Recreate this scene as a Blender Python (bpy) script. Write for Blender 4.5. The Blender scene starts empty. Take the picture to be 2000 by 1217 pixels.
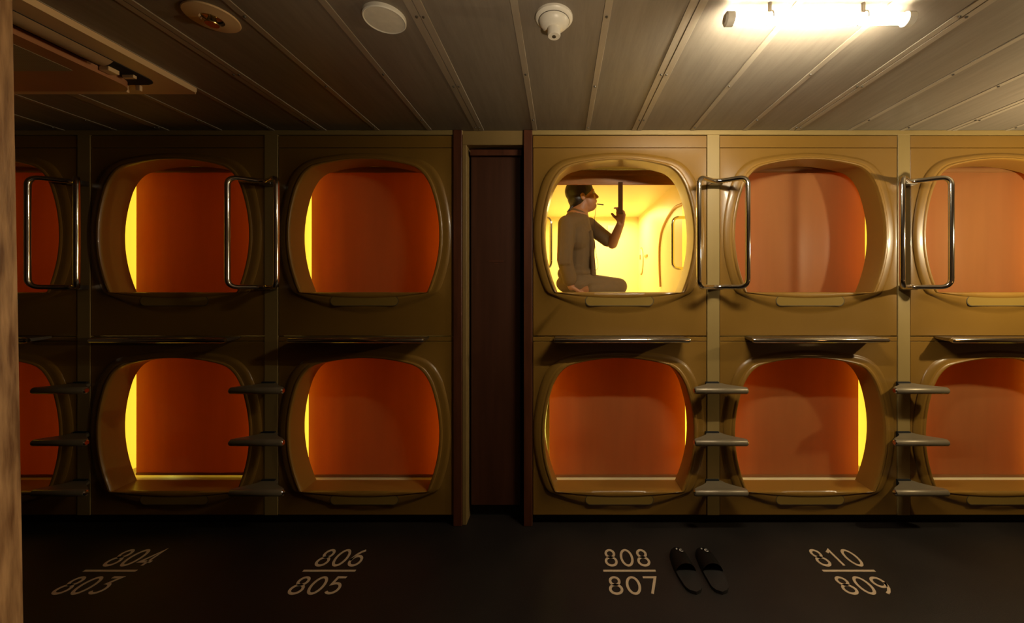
import bpy, bmesh, math, random
from mathutils import Vector, Matrix
random.seed(7)
sc = bpy.context.scene
COL = sc.collection
PI = math.pi

# ------------------------------------------------------------------ camera
S = 320.0            # pixels per metre on the capsule wall (y = 0)
D = 2.3              # camera distance from that wall
EYE = 1.45
VX, VY = 1095.0, 562.0
F = S * D            # focal length in pixels (736)
cd = bpy.data.cameras.new('camera')
cam = bpy.data.objects.new('camera', cd)
COL.objects.link(cam)
cam.location = (0, -D, EYE)
cam.rotation_euler = (PI / 2, 0, 0)
cd.sensor_fit = 'HORIZONTAL'
cd.sensor_width = 36.0
cd.lens = 36.0 * F / 2000.0
cd.shift_x = -(VX - 1000.0) / 2000.0
cd.shift_y = (VY - 608.5) / 2000.0
cd.clip_start = 0.02
sc.camera = cam

# ------------------------------------------------------------------ world, exposure
w = bpy.data.worlds.new('world'); sc.world = w
w.use_nodes = True
w.node_tree.nodes['Background'].inputs[0].default_value = (0.0, 0.0, 0.0, 1)
w.node_tree.nodes['Background'].inputs[1].default_value = 0.0
sc.view_settings.view_transform = 'Standard'
sc.view_settings.look = 'None'
sc.view_settings.gamma = 1.0
sc.view_settings.exposure = 0.0
sc.view_settings.use_curve_mapping = False
cy = sc.cycles
cy.use_denoising = True
cy.max_bounces = 8
cy.diffuse_bounces = 4
cy.glossy_bounces = 4
cy.transmission_bounces = 4
cy.sample_clamp_indirect = 4.0
cy.caustics_reflective = False
cy.caustics_refractive = False

# ------------------------------------------------------------------ lights
def light(name, kind, loc, power, col, size=0.1, rot=(0, 0, 0), size_y=None, spread=None):
    l = bpy.data.lights.new(name, kind)
    l.energy = power; l.color = col
    if kind == 'AREA':
        l.size = size
        if size_y: l.shape = 'RECTANGLE'; l.size_y = size_y
        if spread: l.spread = spread
    else:
        l.shadow_soft_size = size
    o = bpy.data.objects.new(name, l); COL.objects.link(o)
    o.location = loc; o.rotation_euler = rot
    return o
P_SIDE = 46.0       # lamp at head height beside the right end of the corridor
P_POD = .48
P_EDGE = .65
P_OPEN = 20.0
E_TUBE = 265.0
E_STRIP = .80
light('side_lamp', 'POINT', (2.72, -0.74, EYE + 0.36), P_SIDE, (1.0, 0.84, 0.52), 0.03)
light('rear_warm_light', 'POINT', (3.2, -2.6, 1.0), 3.0, (1.0, 0.55, 0.18), 0.12)  # unseen warm point light behind the camera, with no doorway built
_up = light('ceiling_fill_spot', 'SPOT', (.75, -2.95, .5), 200.0, (1.0, 0.80, 0.56), 0.06)  # unseen spot added to brighten the near ceiling and its discs
_up.data.spot_size = math.radians(66); _up.data.spot_blend = 1.0
_up.rotation_euler = (Vector((.45, -1.90, 2.4)) - _up.location).to_track_quat('-Z', 'Y').to_euler()
_sp = light('post_fill_spot', 'SPOT', (2.6, -1.45, 1.5), 120.0, (1.0, 0.72, 0.42), 0.03)  # unseen spot added to light up the wooden post
_sp.data.spot_size = math.radians(36); _sp.data.spot_blend = .6
_sp.rotation_euler = (Vector((-1.45, -1.38, 1.55)) - _sp.location).to_track_quat('-Z', 'Y').to_euler()

# ------------------------------------------------------------------ helpers
def WX(px): return (px - VX) / S
def WZ(py): return EYE + (VY - py) / S
def at(px, py, y):
    k = (D + y) / F
    return Vector(((px - VX) * k, y, EYE + (VY - py) * k))

def mesh_obj(name, bm, mat, parent=None, smooth=False, loc=None):
    me = bpy.data.meshes.new(name)
    bmesh.ops.recalc_face_normals(bm, faces=bm.faces)
    bm.to_mesh(me); bm.free()
    if mat: me.materials.append(mat)
    if smooth:
        for p in me.polygons: p.use_smooth = True
        try: me.set_sharp_from_angle(angle=math.radians(38))
        except Exception: pass
    o = bpy.data.objects.new(name, me); COL.objects.link(o)
    if parent: o.parent = parent
    if loc: o.location = loc
    return o

def tag(o, label=None, cat=None, group=None, kind=None):
    if label: o['label'] = label
    if cat: o['category'] = cat
    if group: o['group'] = group
    if kind: o['kind'] = kind
    return o

def empty(name, loc=(0, 0, 0), rz=0.0):
    o = bpy.data.objects.new(name, None); COL.objects.link(o)
    o.empty_display_size = 0.05
    o.location = loc; o.rotation_euler = (0, 0, rz)
    return o

def copy_tree(o, parent=None):
    c = o.copy(); COL.objects.link(c)
    if parent: c.parent = parent
    for ch in [x for x in COL.objects if x.parent is o]:
        copy_tree(ch, c)
    return c

def box(bm, x0, x1, y0, y1, z0, z1, bevel=0.0, seg=2):
    vs = [bm.verts.new((x, y, z)) for x in (x0, x1) for y in (y0, y1) for z in (z0, z1)]
    idx = [(0, 1, 3, 2), (4, 6, 7, 5), (0, 4, 5, 1), (2, 3, 7, 6), (0, 2, 6, 4), (1, 5, 7, 3)]
    fs = [bm.faces.new([vs[i] for i in f]) for f in idx]
    if bevel > 0:
        es = list({e for f in fs for e in f.edges})
        bmesh.ops.bevel(bm, geom=es, offset=bevel, segments=seg, profile=0.7, affect='EDGES')
    return fs

def cyl(bm, p0, p1, r0, r1=None, n=24, caps=True):
    if r1 is None: r1 = r0
    p0 = Vector(p0); p1 = Vector(p1); d = (p1 - p0).normalized()
    a = d.orthogonal().normalized(); b = d.cross(a)
    A = [bm.verts.new(p0 + (a * math.cos(2 * PI * i / n) + b * math.sin(2 * PI * i / n)) * r0) for i in range(n)]
    B = [bm.verts.new(p1 + (a * math.cos(2 * PI * i / n) + b * math.sin(2 * PI * i / n)) * r1) for i in range(n)]
    for i in range(n):
        j = (i + 1) % n
        bm.faces.new((A[i], A[j], B[j], B[i]))
    if caps:
        bm.faces.new(A[::-1]); bm.faces.new(B)

def lathe(bm, prof, c, n=40):
    """profile of (radius, z) turned about the vertical axis at c"""
    rings = []
    for r, z in prof:
        if r < 1e-6: rings.append([bm.verts.new((c[0], c[1], c[2] + z))])
        else: rings.append([bm.verts.new((c[0] + r * math.cos(2 * PI * i / n), c[1] + r * math.sin(2 * PI * i / n), c[2] + z)) for i in range(n)])
    for A, B in zip(rings[:-1], rings[1:]):
        for i in range(n):
            j = (i + 1) % n
            if len(A) == 1 and len(B) > 1: bm.faces.new((A[0], B[j], B[i]))
            elif len(B) == 1 and len(A) > 1: bm.faces.new((A[i], A[j], B[0]))
            elif len(A) > 1: bm.faces.new((A[i], A[j], B[j], B[i]))

def fillet(pts, r, n=6, closed=False):
    out = []
    m = len(pts)
    for i in range(m):
        p = Vector(pts[i])
        if not closed and i in (0, m - 1): out.append(p); continue
        a = Vector(pts[i - 1]); b = Vector(pts[(i + 1) % m])
        da = (a - p); db = (b - p)
        rr = min(r, da.length * .45, db.length * .45)
        pa = p + da.normalized() * rr; pb = p + db.normalized() * rr
        for k in range(n + 1):
            t = k / n
            out.append(pa * (1 - t) ** 2 + p * 2 * t * (1 - t) + pb * t * t)
    return out

def tube(bm, pts, r, n=14, closed=False, caps=True):
    pts = [Vector(p) for p in pts]
    m = len(pts); rings = []
    up = None
    for i in range(m):
        if closed: t = (pts[(i + 1) % m] - pts[i - 1])
        else: t = (pts[min(i + 1, m - 1)] - pts[max(i - 1, 0)])
        t.normalize()
        if up is None: up = t.orthogonal().normalized()
        up = (up - t * up.dot(t)).normalized()
        b = t.cross(up)
        rr = r[i] if isinstance(r, (list, tuple)) else r
        rings.append([bm.verts.new(pts[i] + (up * math.cos(2 * PI * k / n) + b * math.sin(2 * PI * k / n)) * rr) for k in range(n)])
    pairs = list(zip(rings[:-1], rings[1:]))
    for A, B in pairs:
        for k in range(n):
            j = (k + 1) % n
            bm.faces.new((A[k], A[j], B[j], B[k]))
    if closed:
        A, B = rings[-1], rings[0]
        off = min(range(n), key=lambda o: (A[0].co - B[o].co).length)
        for k in range(n):
            j = (k + 1) % n
            bm.faces.new((A[k], A[j], B[(j + off) % n], B[(k + off) % n]))
    elif caps:
        bm.faces.new(rings[0][::-1]); bm.faces.new(rings[-1])

# ------------------------------------------------------------------ materials
def mat(name, base, rough=0.5, metal=0.0, noise=None, bump=0.0, bscale=60.0, vary=0.0, vscale=6.0,
        coat=0.0, spec=0.5, stretch=(1, 1, 1), aniso=0.0, emit=None, estr=0.0, base2=None):
    m = bpy.data.materials.new(name); m.use_nodes = True
    nt = m.node_tree; b = nt.nodes['Principled BSDF']
    b.inputs['Base Color'].default_value = (*base, 1)
    b.inputs['Roughness'].default_value = rough
    b.inputs['Metallic'].default_value = metal
    b.inputs['Specular IOR Level'].default_value = spec
    if coat: b.inputs['Coat Weight'].default_value = coat; b.inputs['Coat Roughness'].default_value = .08
    if aniso: b.inputs['Anisotropic'].default_value = aniso
    if emit:
        b.inputs['Emission Color'].default_value = (*emit, 1); b.inputs['Emission Strength'].default_value = estr
    tc = nt.nodes.new('ShaderNodeTexCoord'); mp = nt.nodes.new('ShaderNodeMapping')
    mp.inputs['Scale'].default_value = stretch
    nt.links.new(tc.outputs['Object'], mp.inputs['Vector'])
    if vary > 0:
        n = nt.nodes.new('ShaderNodeTexNoise'); n.inputs['Scale'].default_value = vscale; n.inputs['Detail'].default_value = 5
        nt.links.new(mp.outputs[0], n.inputs['Vector'])
        r = nt.nodes.new('ShaderNodeValToRGB')
        c2 = base2 if base2 else tuple(c * (1 - vary) for c in base)
        r.color_ramp.elements[0].position = .32; r.color_ramp.elements[1].position = .68
        r.color_ramp.elements[0].color = (*c2, 1); r.color_ramp.elements[1].color = (*base, 1)
        nt.links.new(n.outputs['Fac'], r.inputs[0]); nt.links.new(r.outputs[0], b.inputs['Base Color'])
        mr = nt.nodes.new('ShaderNodeMapRange')
        mr.inputs['To Min'].default_value = max(.02, rough * .85); mr.inputs['To Max'].default_value = min(1, rough * 1.15)
        nt.links.new(n.outputs['Fac'], mr.inputs['Value']); nt.links.new(mr.outputs[0], b.inputs['Roughness'])
    if bump > 0:
        n2 = nt.nodes.new('ShaderNodeTexNoise'); n2.inputs['Scale'].default_value = bscale; n2.inputs['Detail'].default_value = 3
        nt.links.new(mp.outputs[0], n2.inputs['Vector'])
        bp = nt.nodes.new('ShaderNodeBump'); bp.inputs['Strength'].default_value = bump; bp.inputs['Distance'].default_value = .002
        nt.links.new(n2.outputs['Fac'], bp.inputs['Height']); nt.links.new(bp.outputs[0], b.inputs['Normal'])
    return m

M = {}
M['plastic'] = mat('cream_plastic', (.240, .120, .018), .36, vary=.10, vscale=3, bump=.05, bscale=180, coat=.15)
M['lip'] = mat('cream_lip', (.29, .145, .023), .36, vary=.06, vscale=3, coat=.15)
M['plate'] = mat('nameplate_plastic', (.28, .17, .035), .3, vary=.06)
M['strip'] = mat('strip_paint', (.32, .215, .07), .45, vary=.10, vscale=4, stretch=(1, 1, .3))
M['liner'] = mat('liner_plastic', (.85, .72, .42), .45, vary=.04, vscale=2)
M['jamb'] = mat('dark_red_wood', (.11, .030, .010), .45, vary=.4, vscale=5, stretch=(6, 6, .6))
M['door'] = mat('brown_door', (.075, .022, .007), .5, vary=.25, vscale=4, stretch=(8, 8, .5))
M['header'] = mat('beige_header', (.26, .16, .05), .5, vary=.1)
M['black'] = mat('black_recess', (.006, .005, .004), .8, vary=.1)
M['chrome'] = mat('polished_chrome', (.72, .68, .62), .10, metal=1.0, vary=.05, vscale=20)
M['steel'] = mat('brushed_steel', (.42, .38, .32), .32, metal=1.0, vary=.15, vscale=12, stretch=(.3, 4, 4), bump=.05, bscale=90)
M['step'] = mat('grey_enamel', (.25, .195, .12), .38, metal=.35, vary=.12, vscale=14)
M['floor'] = mat('dark_carpet', (.013, .008, .005), .55, vary=.6, vscale=2.2, bump=.5, bscale=260, base2=(.005, .003, .002))
M['number'] = mat('floor_paint', (.62, .46, .30), .6, vary=.12, vscale=40)
M['white_plastic'] = mat('white_plastic', (.88, .83, .70), .35, vary=.05)
M['grey_line'] = mat('grey_groove', (.07, .055, .035), .5, vary=.05)
M['ac_plastic'] = mat('warm_white_plastic', (.75, .52, .28), .4, vary=.08)
M['ac_inner'] = mat('brown_tinted_grille', (.45, .20, .09), .45, vary=.15)
M['post'] = mat('old_wood_post', (.50, .29, .13), .5, vary=.5, vscale=7, stretch=(9, 9, .9), bump=.3, bscale=30, base2=(.15, .065, .02))
M['wall_dark'] = mat('corridor_paint', (.10, .06, .03), .6, vary=.2, vscale=2)
M['skin'] = mat('skin', (.38, .165, .075), .5, vary=.12, vscale=20)
M['shirt'] = mat('beige_shirt', (.145, .085, .032), .85, vary=.12, vscale=30, bump=.3, bscale=400)
M['trousers'] = mat('beige_trousers', (.155, .095, .04), .85, vary=.12, vscale=30, bump=.3, bscale=400)
M['hair'] = mat('dark_hair', (.018, .009, .005), .45, vary=.3, vscale=60, stretch=(3, 3, .4))
M['rubber'] = mat('dark_slipper_foam', (.011, .008, .006), .6, vary=.3, vscale=30, bump=.3, bscale=200)
M['mark'] = mat('white_mark', (.75, .72, .66), .5, vary=.05)
M['cotton'] = mat('white_bedding', (.75, .68, .55), .8, vary=.06, bump=.3, bscale=120)
M['cable'] = mat('black_cable', (.01, .01, .01), .5, vary=.1)
M['screen'] = mat('grey_screen', (.22, .22, .24), .25, vary=.05)
M['orange_tag'] = mat('orange_tag', (.7, .22, .05), .5, vary=.05)
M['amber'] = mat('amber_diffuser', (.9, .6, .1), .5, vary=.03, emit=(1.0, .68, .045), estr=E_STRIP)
M['tube'] = mat('lit_tube', (1, .95, .85), .4, vary=.02, emit=(1.0, .89, .67), estr=E_TUBE)

# orange roller blind cloth: diffuse from the front, glows when lit from behind
def blind_mat():
    m = bpy.data.materials.new('orange_blind_cloth'); m.use_nodes = True
    nt = m.node_tree; nt.nodes.clear()
    out = nt.nodes.new('ShaderNodeOutputMaterial')
    df = nt.nodes.new('ShaderNodeBsdfPrincipled'); df.inputs['Roughness'].default_value = .38
    df.inputs['Specular IOR Level'].default_value = .4
    tr = nt.nodes.new('ShaderNodeBsdfTranslucent')
    mx = nt.nodes.new('ShaderNodeMixShader'); mx.inputs[0].default_value = .5
    tc = nt.nodes.new('ShaderNodeTexCoord'); mp = nt.nodes.new('ShaderNodeMapping'); mp.inputs['Scale'].default_value = (2.0, 1, .25)
    n = nt.nodes.new('ShaderNodeTexNoise'); n.inputs['Scale'].default_value = 3.0; n.inputs['Detail'].default_value = 3
    nt.links.new(tc.outputs['Object'], mp.inputs[0]); nt.links.new(mp.outputs[0], n.inputs['Vector'])
    for (node, sock, a, b) in ((df, 'Base Color', (.52, .24, .078), (.47, .21, .068)), (tr, 'Color', (.42, .050, .002), (.34, .037, .001))):
        r = nt.nodes.new('ShaderNodeValToRGB')
        r.color_ramp.elements[0].position = .35; r.color_ramp.elements[1].position = .65
        r.color_ramp.elements[0].color = (*a, 1); r.color_ramp.elements[1].color = (*b, 1)
        nt.links.new(n.outputs['Fac'], r.inputs[0]); nt.links.new(r.outputs[0], node.inputs[sock])
    nt.links.new(df.outputs[0], mx.inputs[1]); nt.links.new(tr.outputs[0], mx.inputs[2]); nt.links.new(mx.outputs[0], out.inputs[0])
    return m
M['blind'] = blind_mat()

# brushed steel ceiling sheets
def ceiling_mat(name, a, b, rough, metal):
    m = bpy.data.materials.new(name); m.use_nodes = True
    nt = m.node_tree; p = nt.nodes['Principled BSDF']
    p.inputs['Metallic'].default_value = metal; p.inputs['Specular IOR Level'].default_value = .2
    tc = nt.nodes.new('ShaderNodeTexCoord'); mp = nt.nodes.new('ShaderNodeMapping'); mp.inputs['Scale'].default_value = (14, 1.2, 1)
    n = nt.nodes.new('ShaderNodeTexNoise'); n.inputs['Scale'].default_value = 3; n.inputs['Detail'].default_value = 8; n.inputs['Roughness'].default_value = .7
    nt.links.new(tc.outputs['Object'], mp.inputs[0]); nt.links.new(mp.outputs[0], n.inputs['Vector'])
    r = nt.nodes.new('ShaderNodeValToRGB'); r.color_ramp.elements[0].position = .3; r.color_ramp.elements[1].position = .7
    r.color_ramp.elements[0].color = (*a, 1); r.color_ramp.elements[1].color = (*b, 1)
    nt.links.new(n.outputs['Fac'], r.inputs[0]); nt.links.new(r.outputs[0], p.inputs['Base Color'])
    n2 = nt.nodes.new('ShaderNodeTexNoise'); n2.inputs['Scale'].default_value = 2.0; n2.inputs['Detail'].default_value = 4
    nt.links.new(tc.outputs['Object'], n2.inputs['Vector'])
    mr = nt.nodes.new('ShaderNodeMapRange'); mr.inputs['To Min'].default_value = rough * .8; mr.inputs['To Max'].default_value = rough * 1.2
    nt.links.new(n2.outputs['Fac'], mr.inputs['Value']); nt.links.new(mr.outputs[0], p.inputs['Roughness'])
    n3 = nt.nodes.new('ShaderNodeTexNoise'); n3.inputs['Scale'].default_value = 160
    nt.links.new(mp.outputs[0], n3.inputs['Vector'])
    bp = nt.nodes.new('ShaderNodeBump'); bp.inputs['Strength'].default_value = .12; bp.inputs['Distance'].default_value = .001
    nt.links.new(n3.outputs['Fac'], bp.inputs['Height']); nt.links.new(bp.outputs[0], p.inputs['Normal'])
    return m
M['ceiling'] = ceiling_mat('brushed_ceiling_sheet', (.22, .185, .142), (.285, .24, .185), .50, .10)
M['batten'] = ceiling_mat('ceiling_batten_metal', (.36, .30, .22), (.41, .35, .265), .5, .2)

# ------------------------------------------------------------------ room shell
CZ = EYE + .96       # ceiling height
XL, XR, YF = -4.6, 4.0, -3.3
bm = bmesh.new(); box(bm, XL - .1, XR + .1, YF - .1, .30, -.1, 0.0)
tag(mesh_obj('floor', bm, M['floor']), kind='structure')
bm = bmesh.new(); box(bm, XL - .1, XR + .1, YF - .1, 2.4, CZ, CZ + .1)
ceil = tag(mesh_obj('ceiling', bm, M['ceiling']), kind='structure')
bm = bmesh.new(); box(bm, XL - .1, XL, YF, 0, 0, CZ)
tag(mesh_obj('wall_left', bm, M['wall_dark']), kind='structure')
bm = bmesh.new(); box(bm, XR, XR + .1, YF, 0, 0, CZ)
tag(mesh_obj('wall_right', bm, M['wall_dark']), kind='structure')
bm = bmesh.new(); box(bm, XL, XR, YF - .1, YF, 0, CZ)
tag(mesh_obj('wall_front', bm, M['wall_dark']), kind='structure')
bm = bmesh.new()
box(bm, XL, WX(-192), 0, .05, 0, CZ); box(bm, WX(2122), XR, 0, .05, 0, CZ)
tag(mesh_obj('wall_back', bm, M['plastic']), kind='structure')

# battens across the ceiling, every third one wider with a seam
x0 = WX(1147)
for k in range(-11, 9):
    wide = (k % 3 == 1)
    bx = x0 + k * .3195 + (-.02 if wide else 0)
    hw = .030 if wide else .013
    bm = bmesh.new()
    if wide:
        box(bm, bx - hw, bx - .002, YF, -.002, CZ - .003, CZ + .01, .0008, 1)
        box(bm, bx + .002, bx + hw, YF, -.002, CZ - .004, CZ + .01, .0008, 1)
    else:
        box(bm, bx - hw, bx + hw, YF, -.002, CZ - .003, CZ + .01, .0008, 1)
    b = mesh_obj('batten', bm, M['batten'], ceil)
    bm = bmesh.new()
    for j in range(7):
        yy = -.05 - j * .46 - (k % 2) * .1
        for sx in ((-.012, .012) if wide else (0,)):
            cyl(bm, (bx + sx, yy, CZ - .0075), (bx + sx, yy, CZ - .002), .004, .0055, 8)
    s = mesh_obj('screws', bm, M['grey_line'], b); s['kind'] = 'stuff'

# light moulding along the top of the capsule wall
def trim(i, x0, x1, y0, y1, z0, z1, m, bevel=.002):
    bm = bmesh.new(); box(bm, x0, x1, y0, y1, z0, z1, bevel, 1)
    return tag(mesh_obj('trim_%d' % i, bm, m), kind='structure')
trim(1, WX(-192), WX(904), -.006, .04, WZ(264), CZ, M['strip'])
trim(2, WX(1024), WX(2122), -.006, .04, WZ(264), CZ, M['strip'])
# plinth recess under the capsules
bm = bmesh.new(); box(bm, WX(-192), WX(886), .05, .10, 0, WZ(1004)); box(bm, WX(1040), WX(2122), .05, .10, 0, WZ(1004))
tag(mesh_obj('baseboard_back', bm, M['black']), kind='structure')
# vertical strips between neighbouring capsule columns
STRIPS = [(152, 177), (517, 543), (1381, 1405), (1753, 1777)]
for i, (a, b) in enumerate(STRIPS):
    trim(3 + i, WX(a), WX(b), -.003, .05, WZ(1006), WZ(259), M['strip'], .0015)

# closet door between the two banks
bm = bmesh.new(); box(bm, WX(886), WX(903), -.012, .10, 0, CZ, .003, 1)
tag(mesh_obj('trim_7', bm, M['jamb']), kind='structure')
bm = bmesh.new(); box(bm, WX(1023), WX(1040), -.012, .10, 0, CZ, .003, 1)
tag(mesh_obj('trim_8', bm, M['jamb']), kind='structure')
bm = bmesh.new(); box(bm, WX(903), WX(1023), .0, .10, WZ(283), CZ, .002, 1)
box(bm, WX(903), WX(911), .0, .10, 0, WZ(283), .002, 1)
tag(mesh_obj('trim_9', bm, M['header']), kind='structure')
bm = bmesh.new(); box(bm, WX(903), WX(1023), .10, .16, 0, CZ)
tag(mesh_obj('wall_recess', bm, M['black']), kind='structure')
dr = empty('door_1', (WX(966), .06, 0)); tag(dr, kind='structure')
bm = bmesh.new(); box(bm, -.158, .152, 0, .035, WZ(998), WZ(300), .003, 1)
mesh_obj('door_leaf', bm, M['door'], dr)
bm = bmesh.new(); box(bm, -.16, .16, -.02, .02, WZ(299), WZ(287), .004, 2)
mesh_obj('door_head_rail', bm, M['jamb'], dr)
bm = bmesh.new(); box(bm, -.045, .045, -.002, 0, WZ(511), WZ(507)); box(bm, -.012, .012, -.002, 0, WZ(515), WZ(513))
mesh_obj('door_lettering', bm, M['jamb'], dr)

# ------------------------------------------------------------------ capsule outlines (pixels on the wall plane, u right, v up from the sill)
def quad(p0, p1, p2, n=14):
    # curve through p0, p1 (middle), p2
    c = (2 * p1[0] - (p0[0] + p2[0]) / 2, 2 * p1[1] - (p0[1] + p2[1]) / 2)
    return [((1 - t) ** 2 * p0[0] + 2 * t * (1 - t) * c[0] + t * t * p2[0],
             (1 - t) ** 2 * p0[1] + 2 * t * (1 - t) * c[1] + t * t * p2[1]) for t in [k / n for k in range(n + 1)]]

def outline(e_side=0.0, e_top=0.0, e_bot=0.0, cr=20, bulge=0.0):
    """closed polyline of the barrel shaped opening grown by margins; bulge>0 bows the bottom"""
    right = quad((121 + e_side, -e_bot), (145 + e_side, 118), (115 + e_side, 238 + e_top))[:-1]
    top = quad((115 + e_side, 238 + e_top), (0, 258 + e_top), (-115 - e_side, 238 + e_top), 30)
    left = [(-x, y) for x, y in right[::-1]]
    # rounded upper corners
    pr, pl = right, left
    def round_corner(a, c, b, n=7):
        return [((1 - t) ** 2 * a[0] + 2 * t * (1 - t) * c[0] + t * t * b[0], (1 - t) ** 2 * a[1] + 2 * t * (1 - t) * c[1] + t * t * b[1]) for t in [k / n for k in range(n + 1)]]
    cR = (115 + e_side, 238 + e_top); cL = (-cR[0], cR[1])
    pr = [p for p in right if math.dist(p, cR) > cr]; pt = [p for p in top if math.dist(p, cR) > cr and math.dist(p, cL) > cr]
    pl = [(-x, y) for x, y in pr[::-1]]
    pts = pr + round_corner(pr[-1], cR, pt[0])[1:-1] + pt + round_corner(pt[-1], cL, pl[0])[1:-1] + pl
    if bulge > 0:
        bot = quad((-121 - e_side, -e_bot), (0, -e_bot - bulge), (121 + e_side, -e_bot), 24)[1:-1]
        pts += bot
    return pts

CEN = (0.0, 118.0)
def ray_r(poly, th):
    dx, dy = math.cos(th), math.sin(th); best = None
    for i in range(len(poly)):
        ax, ay = poly[i][0] - CEN[0], poly[i][1] - CEN[1]
        bx, by = poly[(i + 1) % len(poly)][0] - CEN[0], poly[(i + 1) % len(poly)][1] - CEN[1]
        ex, ey = bx - ax, by - ay
        den = dx * ey - dy * ex
        if abs(den) < 1e-9: continue
        t = (ax * ey - ay * ex) / den; s = (ax * dy - ay * dx) / den
        if t > 0 and -1e-6 <= s <= 1 + 1e-6 and (best is None or t < best): best = t
    return best

def ring(poly, ths, y):
    out = []
    for th in ths:
        r = ray_r(poly, th)
        out.append(((CEN[0] + r * math.cos(th)) / S, y, (CEN[1] + r * math.sin(th)) / S))
    return out

def lofted(bm, rings):
    vr = [[bm.verts.new(p) for p in r] for r in rings]
    n = len(vr[0])
    for A, B in zip(vr[:-1], vr[1:]):
        for i in range(n):
            j = (i + 1) % n
            bm.faces.new((A[i], A[j], B[j], B[i]))
    return vr

POD_W = {}
def make_pod(cx, l, r, sill, top, bottom, strip_top, lower, open_pod=False):
    """capsule: moulded front, top strip, liner, light panels, nameplate. px measures on the wall plane"""
    root = empty('sleeping_capsule', (WX(cx), 0, WZ(sill)))
    R = [(l - cx, sill - bottom), (r - cx, sill - bottom), (r - cx, sill - top), (l - cx, sill - top)]
    cor = [math.atan2(p[1] - CEN[1], p[0] - CEN[0]) for p in R]
    base = [2 * PI * i / 150 - PI + .001 for i in range(150)]
    extra = cor + [math.atan2(0 - CEN[1], s * 121) for s in (-1, 1)]
    ths = sorted(base + extra)
    def grown(k, m=0.0):   # k: 0 at the opening, 1 at the outside of the moulding
        return outline(min(k * 21, 22.0) + m if k < 1.2 else 22.6, k * 12 + m, m, cr=20 + 10 * k, bulge=k * 34 + .001)
    bm = bmesh.new()
    rings = [ring(R, ths, .03), ring(R, ths, .0025)]
    R2 = [(R[0][0] + .8, R[0][1] + .8), (R[1][0] - .8, R[1][1] + .8), (R[2][0] - .8, R[2][1] - .8), (R[3][0] + .8, R[3][1] - .8)]
    rings.append(ring(R2, ths, 0))
    for k, y in ((1.28, 0.0), (1.18, -.0012), (1.08, -.0045), (.98, -.0085), (.88, -.0118), (.78, -.0138), (.50, -.0150)):
        rings.append(ring(grown(k), ths, y))
    vr = lofted(bm, rings)
    panel = mesh_obj('front_panel', bm, M['plastic'], root, True)
    # inner lip and tunnel
    bm = bmesh.new()
    rings = [ring(grown(.50), ths, -.0150), ring(grown(.34), ths, -.0155), ring(grown(.30), ths, -.0185), ring(grown(.18), ths, -.0215),
             ring(grown(.07), ths, -.0195), ring(grown(.0), ths, -.012), ring(outline(0, 0, 0, bulge=.001), ths, .0), ring(outline(-1, 0, 0, bulge=.001), ths, .06),
             ring(outline(0, 0, 0, bulge=.001), ths, .12), ring(outline(3, 3, 3, bulge=.001), ths, .123)]
    lofted(bm, rings)
    mesh_obj('opening_lip', bm, M['lip'], root, True)
    # liner: closed shell behind
    zb = -.012 if lower else -.06
    zt = (WZ(288) - .05 - WZ(sill)) if not lower else (WZ(672) - WZ(sill) - .03)
    HW = .53
    bm = bmesh.new()
    LR = [(-HW * S, zb * S), (HW * S, zb * S), (HW * S, zt * S), (-HW * S, zt * S)]
    cor2 = [math.atan2(p[1] - CEN[1], p[0] - CEN[0]) for p in LR]
    ths2 = sorted(base + cor2 + [math.atan2(0 - CEN[1], s * 121) for s in (-1, 1)])
    rings = [ring(outline(3, 3, 3, bulge=.001), ths2, .123), ring(LR, ths2, .124), ring(LR, ths2, 2.0)]
    vr = lofted(bm, rings)
    bm.faces.new(vr[-1])
    mesh_obj('liner', bm, M['liner'], root)
    # strip above the front panel
    bm = bmesh.new(); z0 = (sill - top) / S + .003; z1 = (sill - strip_top) / S
    box(bm, (l - cx) / S, (r - cx) / S, 0, .03, z0, z1, .001, 1)
    mesh_obj('top_strip', bm, M['plastic'], root)
    # nameplate in a stadium shaped surround
    for nm, hw, hh, y0, y1, m in (('nameplate_rim', .208, .032, -.0145, -.0156, M['grey_line']), ('nameplate', .204, .028, -.0145, -.0162, M['plate'])):
        bm = bmesh.new()
        pts = []
        for sgn in (1, -1):
            for k in range(13):
                a = -PI / 2 + PI * k / 12
                pts.append((sgn * (hw - hh + hh * math.cos(a)), sgn * hh * math.sin(a)))
        zc = -16.5 / S
        A = [bm.verts.new((x, -.005, zc + z)) for x, z in pts]; B = [bm.verts.new((x, y1, zc + z)) for x, z in pts]
        n = len(pts)
        for i in range(n): bm.faces.new((A[i], A[(i + 1) % n], B[(i + 1) % n], B[i]))
        bm.faces.new(A[::-1]); bm.faces.new(B)
        if nm == 'nameplate_rim': rim = mesh_obj(nm, bm, m, root)
        else: mesh_obj(nm, bm, m, root)
    # glowing side panels just behind the blind
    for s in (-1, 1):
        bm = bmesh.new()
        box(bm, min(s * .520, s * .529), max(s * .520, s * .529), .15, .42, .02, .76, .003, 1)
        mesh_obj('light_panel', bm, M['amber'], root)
    return root

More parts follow.
